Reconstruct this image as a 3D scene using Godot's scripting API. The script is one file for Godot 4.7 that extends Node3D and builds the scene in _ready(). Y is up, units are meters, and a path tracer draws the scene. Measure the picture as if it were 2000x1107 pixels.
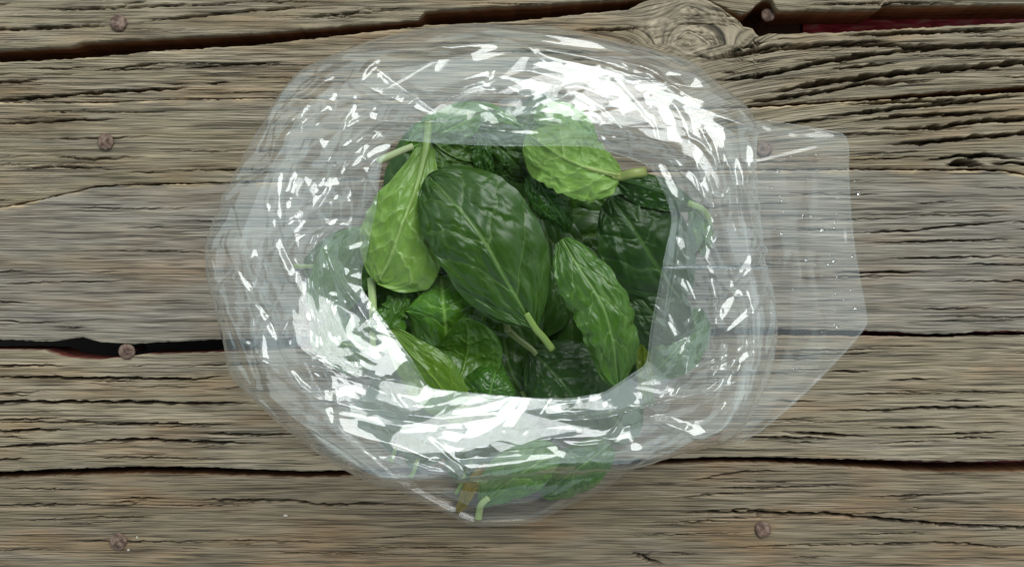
extends Node3D
# A clear plastic bag of baby spinach standing on weathered planks, seen from above.
# Pixel readings of the photograph are turned into metres once: at(px, py, h) gives the point h metres above the boards.

const K := 0.00025
var cam_h := 0.0
var rng := RandomNumberGenerator.new()
var n_grain := FastNoiseLite.new()
var n_low := FastNoiseLite.new()
var n_fold := FastNoiseLite.new()
var n_fold2 := FastNoiseLite.new()
var n_cell := FastNoiseLite.new()
var used := {}
var wood_mat: StandardMaterial3D
var nail_mat: StandardMaterial3D
var film_mat: StandardMaterial3D
var drop_mat: StandardMaterial3D
var leaf_maps := []
var leaf_heights := []
var mats := {}


func at(px: float, py: float, h := 0.0) -> Vector3:
	var f := K * (cam_h - h) / cam_h
	return Vector3((px - 1000.0) * f, h, (py - 553.5) * f)


func numbered(called: String) -> String:
	var n: int = used.get(called, 0)
	used[called] = n + 1
	return called if n == 0 else "%s_%03d" % [called, n]


func thing(called: String, label: String, category: String, where := Vector3.ZERO, group := "") -> Node3D:
	var o := Node3D.new()
	o.name = numbered(called)
	o.position = where
	o.set_meta("label", label)
	o.set_meta("category", category)
	if group:
		o.set_meta("group", group)
	add_child(o)
	return o


func obj(called: String, mesh: Mesh, m: Material, parent: Node) -> MeshInstance3D:
	var o := MeshInstance3D.new()
	o.name = called
	o.mesh = mesh
	o.material_override = m
	parent.add_child(o, true)
	return o


func noise(kind: int, f: float, sd: int, octaves := 1) -> FastNoiseLite:
	var n := FastNoiseLite.new()
	n.noise_type = kind
	n.frequency = f
	n.seed = sd
	n.fractal_type = FastNoiseLite.FRACTAL_FBM if octaves > 1 else FastNoiseLite.FRACTAL_NONE
	n.fractal_octaves = octaves
	return n


func grid_mesh(pos: PackedVector3Array, uv: PackedVector2Array, col: PackedColorArray, nu: int, nv: int, flip := false, closed := false, gaps := {}) -> ArrayMesh:
	# nu rows of nv vertices; front faces look up when rows run to +x and columns to +z
	var idx := PackedInt32Array()
	var last := nu if closed else nu - 1
	idx.resize(last * (nv - 1) * 6)
	var k := 0
	for i in last:
		var i2 := (i + 1) % nu
		for j in nv - 1:
			var a := i * nv + j
			var b := i2 * nv + j
			if gaps.has(a) or gaps.has(b + 1):
				continue
			if flip:
				idx[k] = a; idx[k + 1] = a + 1; idx[k + 2] = b
				idx[k + 3] = b; idx[k + 4] = a + 1; idx[k + 5] = b + 1
			else:
				idx[k] = a; idx[k + 1] = b; idx[k + 2] = a + 1
				idx[k + 3] = b; idx[k + 4] = b + 1; idx[k + 5] = a + 1
			k += 6
	idx.resize(k)
	var arr := []
	arr.resize(Mesh.ARRAY_MAX)
	arr[Mesh.ARRAY_VERTEX] = pos
	if uv.size():
		arr[Mesh.ARRAY_TEX_UV] = uv
	if col.size():
		arr[Mesh.ARRAY_COLOR] = col
	arr[Mesh.ARRAY_INDEX] = idx
	var st := SurfaceTool.new()
	st.create_from_arrays(arr)
	st.generate_normals()
	return st.commit()


func lerp_pts(pts: Array, x: float) -> float:
	var n := pts.size()
	if x <= pts[0][0]:
		return pts[0][1]
	for i in range(1, n):
		if x <= pts[i][0]:
			var t: float = (x - pts[i - 1][0]) / maxf(0.001, pts[i][0] - pts[i - 1][0])
			return lerpf(pts[i - 1][1], pts[i][1], t)
	return pts[n - 1][1]


func _ready() -> void:
	rng.seed = 11
	var half := deg_to_rad(18.5)
	cam_h = 553.5 * K / tan(half)
	var cam := Camera3D.new()
	cam.name = "camera"
	cam.fov = 37.0
	cam.near = 0.01
	cam.far = 30.0
	cam.position = Vector3(0, cam_h, 0)
	cam.rotation_degrees = Vector3(-90, 0, 0)
	add_child(cam)
	cam.current = true

	var env := Environment.new()
	env.background_mode = Environment.BG_SKY
	var sky_m := ProceduralSkyMaterial.new()
	sky_m.sky_top_color = Color(0.655, 0.72, 0.725)
	sky_m.sky_horizon_color = Color(0.63, 0.695, 0.70)
	sky_m.ground_horizon_color = Color(0.30, 0.30, 0.28)
	sky_m.ground_bottom_color = Color(0.2, 0.2, 0.18)
	var sky := Sky.new()
	sky.sky_material = sky_m
	env.sky = sky
	env.tonemap_mode = Environment.TONE_MAPPER_LINEAR
	env.tonemap_exposure = 2.15
	env.sdfgi_enabled = true
	env.ssao_enabled = true
	env.ssil_enabled = true
	var we := WorldEnvironment.new()
	we.name = "world_environment"
	we.environment = env
	add_child(we)

	var sun := DirectionalLight3D.new()
	sun.name = "overcast_sun"
	sun.light_color = Color(0.985, 1.0, 0.985)
	sun.light_energy = 0.5
	sun.light_angular_distance = 44.0
	sun.shadow_enabled = true
	sun.sky_mode = DirectionalLight3D.SKY_MODE_LIGHT_ONLY
	add_child(sun)
	sun.look_at_from_position(Vector3(0.32, 0.80, -0.60), Vector3.ZERO, Vector3.UP)

	n_grain = noise(FastNoiseLite.TYPE_SIMPLEX_SMOOTH, 1.0, 3)
	n_low = noise(FastNoiseLite.TYPE_SIMPLEX_SMOOTH, 1.0, 8, 3)
	n_fold = noise(FastNoiseLite.TYPE_SIMPLEX_SMOOTH, 1.0, 21)
	n_fold2 = noise(FastNoiseLite.TYPE_SIMPLEX_SMOOTH, 1.0, 35)
	make_materials()
	build_roof()
	build_planks()
	build_leaves()
	build_bag()
	build_crumbs()


# ---------------------------------------------------------------- materials

func stretched(w: int, h: int, cells_u: int, f: float, sd: int) -> Image:
	var n := noise(FastNoiseLite.TYPE_SIMPLEX_SMOOTH, f, sd, 3)
	var im := n.get_seamless_image(cells_u, h)
	im.resize(w, h, Image.INTERPOLATE_CUBIC)
	im.convert(Image.FORMAT_L8)
	return im


func make_materials() -> void:
	# wood fibre: fine streaks along the board, colour and relief; one width of it spans all of a board's length
	var a := stretched(2048, 1024, 60, 0.075, 5)
	var b := stretched(2048, 1024, 56, 0.28, 6)
	var c := stretched(2048, 1024, 90, 0.03, 7)
	var da := a.get_data()
	var db := b.get_data()
	var dc := c.get_data()
	var n := 2048 * 1024
	var bytes := PackedByteArray()
	var relief := PackedByteArray()
	bytes.resize(n * 3)
	relief.resize(n)
	for k in n:
		var va := da[k] / 255.0
		var vb := db[k] / 255.0
		var vc := dc[k] / 255.0
		var g := 0.24 * va + 0.54 * vb + 0.22 * vc
		var dark := smoothstep(0.34, 0.20, va) * 0.22 + smoothstep(0.40, 0.24, vb) * 0.28
		var v := clampf(0.82 + 0.5 * (g - 0.5) - dark, 0.3, 1.0)
		bytes[3 * k] = int(255.0 * v)
		bytes[3 * k + 1] = int(252.0 * v)
		bytes[3 * k + 2] = int((240.0 + 12.0 * vc) * v)
		relief[k] = int(255.0 * clampf(g - 0.7 * dark, 0.0, 1.0))
	var fibre := Image.create_from_data(2048, 1024, false, Image.FORMAT_RGB8, bytes)
	var rough := Image.create_from_data(2048, 1024, false, Image.FORMAT_L8, relief)
	wood_mat = StandardMaterial3D.new()
	wood_mat.resource_name = "weathered wood"
	wood_mat.vertex_color_use_as_albedo = true
	wood_mat.albedo_texture = ImageTexture.create_from_image(fibre)
	wood_mat.heightmap_enabled = true
	wood_mat.heightmap_texture = ImageTexture.create_from_image(rough)
	wood_mat.heightmap_scale = 0.028
	wood_mat.roughness = 0.85
	wood_mat.metallic_specular = 0.35

	nail_mat = StandardMaterial3D.new()
	nail_mat.resource_name = "rusty iron"
	var nn := NoiseTexture2D.new()
	nn.width = 128; nn.height = 128
	nn.noise = noise(FastNoiseLite.TYPE_SIMPLEX, 0.06, 4, 4)
	var ramp := Gradient.new()
	ramp.colors = PackedColorArray([Color(0.22, 0.15, 0.12), Color(0.38, 0.29, 0.25), Color(0.50, 0.42, 0.38)])
	ramp.offsets = PackedFloat32Array([0.2, 0.5, 0.85])
	nn.color_ramp = ramp
	nail_mat.albedo_texture = nn
	nail_mat.uv1_triplanar = true
	nail_mat.uv1_world_triplanar = true
	nail_mat.uv1_scale = Vector3(30, 30, 30)
	nail_mat.roughness = 0.75
	nail_mat.metallic = 0.2

	film_mat = StandardMaterial3D.new()
	film_mat.resource_name = "clear plastic film"
	film_mat.transparency = BaseMaterial3D.TRANSPARENCY_ALPHA
	film_mat.albedo_color = Color(0.95, 0.96, 0.97, 0.032)
	film_mat.roughness = 0.085
	film_mat.cull_mode = BaseMaterial3D.CULL_DISABLED

	drop_mat = StandardMaterial3D.new()
	drop_mat.resource_name = "water"
	drop_mat.transparency = BaseMaterial3D.TRANSPARENCY_ALPHA
	drop_mat.albedo_color = Color(1, 1, 1, 0.0)
	drop_mat.roughness = 0.0
	drop_mat.refraction_enabled = true
	drop_mat.refraction_scale = 0.033

	n_cell = noise(FastNoiseLite.TYPE_CELLULAR, 1.0, 17)
	n_cell.cellular_return_type = FastNoiseLite.RETURN_DISTANCE2_SUB
	n_cell.cellular_jitter = 1.0
	for k in 3:
		leaf_texture(k, false)
	for k in 2:
		leaf_texture(k + 3, true)


func leaf_texture(sd: int, under: bool) -> void:
	# u runs from the base of the blade to its tip, v from the left margin to the right one
	var w := 360
	var h := 240
	var colour := Image.create(w, h, false, Image.FORMAT_RGB8)
	var relief := Image.create(w, h, false, Image.FORMAT_L8)
	var o := sd * 13.7
	var base := Color(0.015, 0.045, 0.004) if not under else Color(0.105, 0.20, 0.030)
	var base2 := Color(0.025, 0.064, 0.006) if not under else Color(0.145, 0.25, 0.05)
	var vein := Color(0.085, 0.15, 0.035) if not under else Color(0.27, 0.38, 0.13)
	for y in h:
		var t := 2.0 * (y + 0.5) / h - 1.0
		var ta := absf(t)
		var side := 1.0 if t > 0 else -1.0
		for x in w:
			var s := (x + 0.5) / w
			var wob := 0.035 * n_low.get_noise_3d(s * 3.0, t * 2.0, o) + 0.012 * n_grain.get_noise_3d(s * 11.0, t * 8.0, o)
			var s0 := s - 0.42 * pow(ta, 1.15) * (1.0 - 0.35 * s) + wob + (0.045 if side > 0 else 0.0) + 0.02 * sd
			s0 += 0.03 * n_low.get_noise_3d(s * 2.2, t * 1.6, o + 60.0)
			var ph := s0 / 0.25
			var fr := ph - floorf(ph)
			var d := minf(fr, 1.0 - fr) * 0.25
			var lat := smoothstep(0.012, 0.003, d) * (1.0 - 0.75 * ta) * smoothstep(1.0, 0.85, s)
			var mid := smoothstep(0.055, 0.018, ta + 0.2 * wob) * (1.0 - 0.55 * s)
			var cell := n_cell.get_noise_3d(s * 5.0 + wob * 9.0, t * 2.5 + wob * 8.0, o) + 1.0
			var small := n_cell.get_noise_3d(s * 19.0 + wob * 12.0, t * 10.0, o + 5.0) + 1.0
			var net := smoothstep(0.13, 0.02, cell)
			var net2 := smoothstep(0.10, 0.02, small)
			var puff := pow(sin(PI * fr), 0.42) * (1.0 - exp(-ta / 0.07)) * (0.75 + 0.6 * n_low.get_noise_3d(s * 5.0, t * 3.0, o + 40.0))
			var hh := 0.42 * puff + 0.24 * pow(clampf(cell / 0.5, 0.0, 1.0), 0.45) + 0.03 * smoothstep(0.0, 0.3, small)
			hh += 0.26 * n_low.get_noise_3d(s * 3.6, t * 2.2, o + 9.0) - 0.05 * net
			hh -= 0.25 * mid + 0.12 * lat
			if under:
				hh = 0.75 - 0.7 * hh + 0.25 * mid
			relief.set_pixel(x, y, Color(clampf(hh, 0, 1), 0, 0))
			var blotch := clampf(0.5 + 0.8 * n_low.get_noise_3d(s * 4.0, t * 3.0, o + 20.0), 0, 1)
			var cc := base.lerp(base2, blotch)
			var m := clampf(0.85 * mid + (0.48 if not under else 0.6) * lat + (0.10 if not under else 0.14) * net + 0.05 * net2, 0, 1)
			cc = cc.lerp(vein, m)
			var speck := n_grain.get_noise_3d(s * 90.0, t * 60.0, o)
			cc = cc * (1.0 + 0.16 * speck)
			colour.set_pixel(x, y, cc.linear_to_srgb())
	leaf_maps.append([ImageTexture.create_from_image(colour), ImageTexture.create_from_image(relief)])
	leaf_heights.append(relief)


func leaf_mat(tex: int, tint: Color, shine := 0.36, glow := 0.0) -> StandardMaterial3D:
	var key := "%d %s %.2f %.2f" % [tex, tint, shine, glow]
	if not mats.has(key):
		var m := StandardMaterial3D.new()
		m.resource_name = "spinach blade"
		m.albedo_color = tint
		m.albedo_texture = leaf_maps[tex][0]
		m.texture_repeat = false
		m.heightmap_enabled = true
		m.heightmap_texture = leaf_maps[tex][1]
		m.heightmap_scale = 0.055
		m.roughness = shine
		m.metallic_specular = 0.42
		if glow > 0.0:
			m.backlight_enabled = true
			m.backlight = Color(0.55, 0.75, 0.15) * glow
		mats[key] = m
	return mats[key]


func stem_mat(c: Color) -> StandardMaterial3D:
	var key := "stem %s" % c
	if not mats.has(key):
		var m := StandardMaterial3D.new()
		m.resource_name = "spinach stalk"
		m.albedo_color = c.linear_to_srgb()
		m.roughness = 0.4
		m.heightmap_enabled = true
		var nt := NoiseTexture2D.new()
		nt.width = 128; nt.height = 128
		nt.noise = noise(FastNoiseLite.TYPE_SIMPLEX, 0.08, 9, 3)
		m.heightmap_texture = nt
		m.heightmap_scale = 0.03
		mats[key] = m
	return mats[key]


# ---------------------------------------------------------------- roof

func build_roof() -> void:
	# the planks lie under a roof that is open towards the top of the picture; its boards keep the zenith off the film
	var m := StandardMaterial3D.new()
	m.resource_name = "brown roof boards"
	m.albedo_color = Color(0.36, 0.29, 0.23)
	m.roughness = 0.9
	var roof := thing("porch_roof", "plain brown board roof high above the planks, open on the side the light comes from", "roof")
	roof.set_meta("kind", "structure")
	for k in 12:
		var b := BoxMesh.new()
		b.size = Vector3(5.0, 0.03, 0.215)
		var o := obj("plank", b, m, roof)
		o.position = Vector3(0, 2.3, -0.42 + 0.22 * k)


# ---------------------------------------------------------------- planks

func grain_y(px: float, py: float) -> float:
	# the grain bends round the knot and sinks away to the right of it
	var w := smoothstep(350.0, 250.0, py) * smoothstep(-60.0, 60.0, py)
	var off := 0.0
	if px > 1340.0:
		off = 75.0 * exp(-(px - 1340.0) / 210.0)
	else:
		off = 75.0 * exp(-(1340.0 - px) / 120.0)
	return py - w * off * signf(py - 40.0) * minf(1.0, absf(py - 40.0) / 50.0)


func plank(deck: Node3D, label: String, top: Array, low: Array, y0: float, tint: Color, side_tint: Color, cracks: Array, opt := {}) -> MeshInstance3D:
	var x0 := -170.0
	var x1 := 2170.0
	var nx := 366
	var mid: float = absf(lerp_pts(low, 1000.0) - lerp_pts(top, 1000.0))
	var nz := int(clampf(mid / 1.25, 40.0, 260.0)) + 1
	var sd: float = opt.get("seed", 1.0)
	var rough: float = opt.get("rough", 1.0)
	var grey: float = opt.get("grey", 0.0)
	var worn: float = opt.get("worn", 0.0)
	var thick := 0.024
	var edge_r: float = opt.get("round", 2.2)
	var nv := nz + 4
	# random short checks along the grain
	var all := cracks.duplicate()
	var span: float = mid
	for k in int(opt.get("checks", 26) * 1.4):
		var cx := rng.randf_range(x0, x1)
		var cy := rng.randf_range(0.06, 0.94)
		var ln := rng.randf_range(50.0, 330.0)
		var pts := []
		var yy: float = lerpf(lerp_pts(top, cx), lerp_pts(low, cx), cy)
		var slope := rng.randf_range(-0.035, 0.02)
		for q in 5:
			pts.append([cx + ln * q / 4.0, yy + slope * ln * q / 4.0 + rng.randf_range(-1.2, 1.2)])
		all.append([rng.randf_range(0.8, 1.5), rng.randf_range(0.4, 1.3), pts])
	var pos := PackedVector3Array()
	var uv := PackedVector2Array()
	var col := PackedColorArray()
	pos.resize(nx * nv); uv.resize(nx * nv); col.resize(nx * nv)
	var hs := PackedFloat32Array()
	hs.resize(nz)
	var knot := Vector2(1335, 62)
	var has_knot: bool = opt.get("knot", false)
	for i in nx:
		var px := lerpf(x0, x1, i / float(nx - 1))
		var ragged := 1.8 * n_low.get_noise_2d(px * 0.03, sd * 9.0) + 1.0 * n_grain.get_noise_2d(px * 0.12, sd * 5.0)
		var ragged2 := 1.8 * n_low.get_noise_2d(px * 0.03, sd * 9.0 + 40.0) + 1.0 * n_grain.get_noise_2d(px * 0.12, sd * 5.0 + 40.0)
		var ya: float = lerp_pts(top, px) + ragged
		var yb: float = maxf(lerp_pts(low, px) + ragged2, ya + 3.0)
		for j in nz:
			hs[j] = 0.0
		for c in all:
			var pts: Array = c[2]
			if px < pts[0][0] or px > pts[-1][0]:
				continue
			var ln: float = pts[-1][0] - pts[0][0]
			var e: float = minf(px - pts[0][0], pts[-1][0] - px)
			var taper := clampf(e / minf(90.0, 0.4 * ln), 0.0, 1.0)
			var cy: float = lerp_pts(pts, px) + 1.6 * n_grain.get_noise_2d(px * 0.035, pts[0][1]) + 0.7 * n_grain.get_noise_2d(px * 0.12, pts[0][1])
			var wd: float = c[0] * 1.25 * (0.35 + 0.65 * taper) * (1.0 + 0.5 * n_grain.get_noise_2d(px * 0.03, pts[0][1] + 77.0))
			var dp: float = c[1] * 2.6 * taper
			var ja := int((cy - wd - ya) / (yb - ya) * (nz - 1))
			var jb := int((cy + wd - ya) / (yb - ya) * (nz - 1)) + 1
			for j in range(maxi(0, ja), mini(nz - 1, jb) + 1):
				var yy := lerpf(ya, yb, j / float(nz - 1))
				var d := absf(yy - cy) / maxf(wd, 0.7)
				if d < 1.0:
					hs[j] = minf(hs[j], -dp * pow(1.0 - d, 0.4))
		for j in nv:
			var jj := clampi(j - 2, 0, nz - 1)
			var f := jj / float(nz - 1)
			var py := lerpf(ya, yb, f)
			var gy := grain_y(px, py)
			var ring := 0.0
			var kd := 99.0
			if has_knot:
				kd = Vector2((px - knot.x) / 1.12, py - knot.y).length() + 7.0 * n_low.get_noise_2d(px * 0.02, py * 0.02)
				ring = smoothstep(92.0, 62.0, kd)
			var g1 := n_grain.get_noise_3d(px * 0.0035, gy * 0.075, sd * 3.1)
			var g2 := n_grain.get_noise_3d(px * 0.006, gy * 0.21, sd * 3.1 + 30.0)
			var g3 := n_grain.get_noise_3d(px * 0.013, gy * 0.42, sd * 3.1 + 60.0)
			if ring > 0.0:
				var r1 := n_grain.get_noise_3d(kd * 0.16, atan2(py - knot.y, px - knot.x) * 0.8, 5.0)
				var r2 := n_low.get_noise_2d(px * 0.05, py * 0.05)
				g1 = lerpf(g1, r1, ring); g2 = lerpf(g2, r2, ring); g3 = lerpf(g3, n_grain.get_noise_2d(px * 0.09, py * 0.09), ring)
			var blotch := n_low.get_noise_3d(px * 0.0028, gy * 0.011, sd * 7.0)
			# millimetres
			var h := rough * (0.32 * g1 + 0.26 * g2 + 0.16 * g3)
			h -= rough * 0.55 * smoothstep(0.42, 0.75, g2) + rough * 0.3 * smoothstep(0.4, 0.8, g1)
			h += hs[jj] + 0.5 * blotch
			if has_knot:
				h += 2.6 * smoothstep(115.0, 55.0, kd) - 1.3 * smoothstep(9.0, 2.0, absf(kd - 66.0)) * (0.6 + 0.4 * g3)
				var ang := atan2(py - knot.y, px - knot.x)
				for q in 5:
					var aa: float = [-1.3, 0.25, 1.1, 2.2, 2.95][q] + 0.12 * sin(kd * 0.15 + q)
					var dd := absf(wrapf(ang - aa, -PI, PI)) * kd
					if kd < 60.0:
						h -= 1.1 * smoothstep(2.2, 0.4, dd) * smoothstep(5.0, 25.0, kd)
			var dist_edge := minf(py - ya, yb - py)
			var er := edge_r * (1.0 + 0.4 * n_grain.get_noise_2d(px * 0.05, sd))
			if dist_edge < er * 2.0:
				h -= 0.9 * er * 0.25 * pow(1.0 - dist_edge / (er * 2.0), 2.0)
			var yw := y0 + h * 0.001
			var side := false
			if j == 0 or j == nv - 1:
				yw = y0 - thick; side = true
			elif j == 1 or j == nv - 2:
				yw = y0 - 0.006; side = true
			var p := Vector3((px - 1000.0) * K, yw, (py - 553.5) * K)
			pos[i * nv + j] = p
			var wavy := 1.0 * n_grain.get_noise_3d(px * 0.010, gy * 0.02, sd + 3.0) + 0.4 * n_grain.get_noise_3d(px * 0.05, gy * 0.06, sd + 8.0)
			uv[i * nv + j] = Vector2((px + 180.0) / 2360.0, ((gy + wavy) * K + (0.0 if not side else (y0 - yw))) / 0.13 + sd * 0.21)
			var cc := tint
			var k := 1.0 + 0.20 * g1 + 0.20 * g2 + 0.16 * g3
			cc = cc.lerp(Color(0.235, 0.150, 0.080), clampf(0.9 * blotch, 0.0, 0.5))
			cc = cc.lerp(Color(0.235, 0.235, 0.225), clampf(grey + 0.5 * n_low.get_noise_3d(px * 0.004, gy * 0.02, sd * 4.0 + 50.0), 0.0, 0.7))
			cc = cc.lerp(Color(0.10, 0.088, 0.070), 0.55 * smoothstep(0.35, 0.75, g2) + 0.35 * smoothstep(0.25, 0.7, n_low.get_noise_3d(px * 0.006, gy * 0.03, sd * 2.0 + 90.0)))
			if worn > 0.0:
				# freshly split, pale wood along the upper edge
				var ww := smoothstep(9.0, 1.0, py - ya + 5.0 * g3 + 3.0 * g2) * worn * smoothstep(-0.35, 0.25, n_low.get_noise_2d(px * 0.012, sd * 6.0))
				cc = cc.lerp(Color(0.50, 0.41, 0.28), clampf(ww, 0.0, 0.75))
			if ring > 0.0:
				cc = cc.lerp(Color(0.26, 0.235, 0.185) * (1.0 + 0.45 * g1), ring * 0.7)
			if side:
				cc = side_tint
				k = 1.0 + 0.3 * g3
			col[i * nv + j] = Color(cc.r * k * 1.36, cc.g * k * 1.24, cc.b * k * 1.18)
	var m := obj("plank", grid_mesh(pos, uv, col, nx, nv), wood_mat, deck)
	m.set_meta("label", label)
	return m


func nail(parent: Node3D, px: float, py: float, y: float, r := 0.0040) -> void:
	# a flat, slightly domed and dented head on a short shank
	var prof := [[0.0, 0.0006], [0.45, 0.0006], [0.85, 0.00045], [1.0, 0.0], [1.0, -0.0006], [0.42, -0.0009], [0.40, -0.02]]
	var nu := 28
	var nv := prof.size()
	var pos := PackedVector3Array()
	var sd := px * 0.013
	for i in nu:
		var a := TAU * i / nu
		for p in prof:
			var rr: float = r * p[0] * (1.0 + 0.05 * n_grain.get_noise_2d(cos(a) * 1.5 + sd, sin(a) * 1.5))
			var hh: float = p[1]
			pos.append(Vector3(cos(a) * rr, hh, sin(a) * rr))
	var o := obj("nail", grid_mesh(pos, PackedVector2Array(), PackedColorArray(), nu, nv, false, true), nail_mat, parent)
	var b := at(px, py, y)
	o.position = Vector3(b.x, y + 0.0009, b.z)
	o.rotation = Vector3(rng.randf_range(-0.08, 0.08), 0, rng.randf_range(-0.08, 0.08))


func build_planks() -> void:
	var soil := StandardMaterial3D.new()
	soil.resource_name = "bare soil"
	soil.albedo_color = Color(0.12, 0.095, 0.075)
	soil.roughness = 1.0
	var gm := PlaneMesh.new()
	gm.size = Vector2(6, 6)
	var ground := obj("ground", gm, soil, self)
	ground.position.y = -0.06
	ground.set_meta("kind", "structure")
	ground.set_meta("label", "dark bare ground seen only through the gaps between planks")

	var deck := thing("plank_floor", "weathered grey brown planks with rusty nails, cracks and a knot under the bag", "boards")
	deck.set_meta("kind", "structure")
	var warm := Color(0.262, 0.236, 0.182)
	var brown := Color(0.24, 0.125, 0.062)

	var a := plank(deck, "rough top plank with a dark gap below it",
		[[-200, -95], [2200, -110]],
		[[-200, 104], [0, 97], [148, 88], [152, 82], [500, 64], [820, 38], [826, 22], [980, 12], [1240, -4], [1386, 0], [1427, 20], [1450, 26], [1469, 20], [1476, 10], [1494, -4], [1508, -3], [1519, 20], [1600, 18], [1722, 17], [1728, 8], [2000, 7], [2200, 6]],
		0.0, warm, brown, [
		[2.6, 2.5, [[-60, 58], [0, 57], [120, 53], [217, 50]]],
		[1.8, 1.6, [[250, 45], [354, 34], [475, 21], [620, 12]]],
		[1.6, 1.4, [[60, 20], [300, 12], [500, 4]]],
		[2.0, 1.8, [[560, 36], [700, 24], [800, 14]]],
		[1.6, 1.4, [[1560, 8], [1700, 6], [1900, 4]]],
		], {"seed": 1.0, "rough": 0.8, "checks": 40})
	nail(a, 232, 45, 0.0)

	var b := plank(deck, "second plank, deeply cracked, with the large round knot",
		[[-200, 128], [0, 121], [148, 115], [300, 100], [500, 88], [820, 52], [830, 50], [1000, 42], [1230, 18], [1262, 2], [1330, -12], [1390, 6], [1424, 28], [1446, 44], [1452, 52], [1470, 54], [1481, 72], [1500, 66], [1620, 64], [1800, 54], [2000, 43], [2200, 36]],
		[[-200, 198], [0, 199], [200, 200], [283, 196], [526, 191], [900, 196], [1300, 214], [1480, 206], [1640, 196], [1750, 186], [1855, 178], [2000, 168], [2200, 160]],
		0.0004, warm, brown, [
		[2.4, 2.4, [[-80, 161], [0, 160], [76, 159]]],
		[2.2, 2.0, [[180, 139], [248, 131], [334, 121]]],
		[2.0, 2.0, [[349, 134], [450, 126], [556, 121]]],
		[2.6, 2.4, [[-40, 198], [0, 196], [202, 180], [380, 171]]],
		[1.6, 1.4, [[395, 164], [455, 160]]],
		[2.2, 2.2, [[1120, 60], [1180, 58], [1225, 58], [1258, 66]]],
		[3.0, 3.0, [[1360, 124], [1420, 108], [1470, 98], [1540, 86], [1600, 90]]],
		[2.4, 2.6, [[1400, 112], [1460, 92], [1510, 78]]],
		[3.2, 3.2, [[1360, 126], [1400, 116], [1450, 105], [1520, 97], [1600, 88], [1690, 80], [1750, 82]]],
		[3.4, 3.6, [[1390, 158], [1440, 154], [1511, 144], [1560, 132], [1602, 121], [1683, 109], [1794, 96], [2000, 88], [2180, 82]]],
		[2.8, 2.8, [[1590, 94], [1683, 88], [1855, 91], [2000, 81]]],
		[4.6, 4.2, [[1500, 182], [1521, 179], [1602, 162], [1724, 147], [1805, 137], [1885, 132], [2000, 121], [2180, 112]]],
		[3.2, 3.2, [[1440, 204], [1456, 202], [1552, 187], [1622, 177], [1700, 160], [1760, 158]]],
		[2.6, 2.4, [[1630, 70], [1800, 64], [2000, 55]]],
		[2.4, 2.2, [[1610, 136], [1700, 128], [1760, 122]]],
		[2.2, 2.2, [[1640, 170], [1760, 160], [1830, 158]]],
		], {"seed": 2.0, "rough": 1.45, "knot": true, "checks": 34, "worn": 0.35})
	nail(b, 1500, 30, -0.006, 0.0034)

	var c := plank(deck, "third plank, smooth at the left and split into ridges at the right",
		[[-200, 201], [0, 201], [200, 202], [283, 198], [526, 193], [900, 199], [1300, 217], [1480, 211], [1640, 201], [1750, 194], [1855, 188], [2000, 180], [2200, 172]],
		[[-200, 430], [0, 405], [66, 392], [137, 376], [192, 363], [263, 360], [445, 356], [900, 344], [1400, 332], [1655, 330], [1850, 331], [1900, 329], [1960, 332], [2000, 340], [2200, 372]],
		0.0013, Color(0.245, 0.220, 0.165), brown, [
		[1.8, 1.4, [[-40, 245], [0, 243], [121, 237], [260, 232]]],
		[1.6, 1.2, [[60, 300], [180, 312], [300, 306]]],
		[2.0, 1.6, [[10, 330], [120, 326], [240, 332]]],
		[4.2, 3.8, [[1590, 198], [1622, 194], [1750, 188], [1855, 182], [2000, 176], [2180, 170]]],
		[3.0, 2.8, [[1600, 229], [1650, 224], [1754, 212], [1855, 202], [2000, 187]]],
		[2.6, 2.2, [[1650, 240], [1750, 228], [1900, 222], [2000, 214]]],
		[3.4, 3.0, [[1700, 253], [1835, 250], [1906, 238], [2000, 233], [2180, 226]]],
		[3.2, 2.8, [[1720, 283], [1820, 278], [1906, 268], [2000, 261], [2180, 255]]],
		[2.6, 2.4, [[1500, 246], [1580, 236], [1640, 232]]],
		[2.4, 2.2, [[1640, 205], [1800, 198], [1920, 196]]],
		[3.2, 3.6, [[1800, 316], [1860, 306], [1920, 304], [2000, 312]]],
		[5.5, 4.5, [[1845, 324], [1870, 318], [1905, 320], [1925, 327]]],
		[3.0, 3.0, [[1930, 322], [1970, 318], [2040, 322]]],
		], {"seed": 3.0, "rough": 0.75, "checks": 30, "worn": 0.7, "grey": 0.12})
	nail(c, 206, 277, 0.0013)
	nail(c, 1492, 292, 0.0013)

	plank(deck, "wide smooth grey plank under the middle of the bag",
		[[-200, 434], [0, 408], [66, 395], [137, 379], [192, 366], [263, 363], [445, 359], [900, 348], [1400, 335], [1655, 333], [1850, 334], [1960, 336], [2000, 343], [2200, 376]],
		[[-200, 661], [0, 662], [100, 667], [165, 658], [200, 669], [265, 671], [377, 665], [448, 662], [800, 650], [1450, 640], [1530, 643], [1680, 645], [1752, 648], [1813, 652], [1878, 650], [1903, 646], [2000, 646], [2200, 644]],
		0.0023, Color(0.240, 0.228, 0.200), brown, [
		[1.4, 1.0, [[-60, 588], [0, 589], [90, 593]]],
		[1.4, 1.0, [[-40, 624], [0, 625], [60, 630], [140, 628]]],
		[1.6, 1.4, [[1640, 456], [1790, 450], [1880, 440], [2000, 430]]],
		[1.6, 1.3, [[1680, 476], [1850, 470], [2000, 466]]],
		[1.6, 1.2, [[1710, 505], [1850, 503], [2000, 501]]],
		[1.8, 1.4, [[1600, 533], [1680, 532], [1830, 531]]],
		[1.4, 1.0, [[1740, 600], [1820, 604], [1960, 600]]],
		], {"seed": 4.0, "rough": 0.42, "checks": 40, "worn": 0.8, "grey": 0.34})

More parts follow.
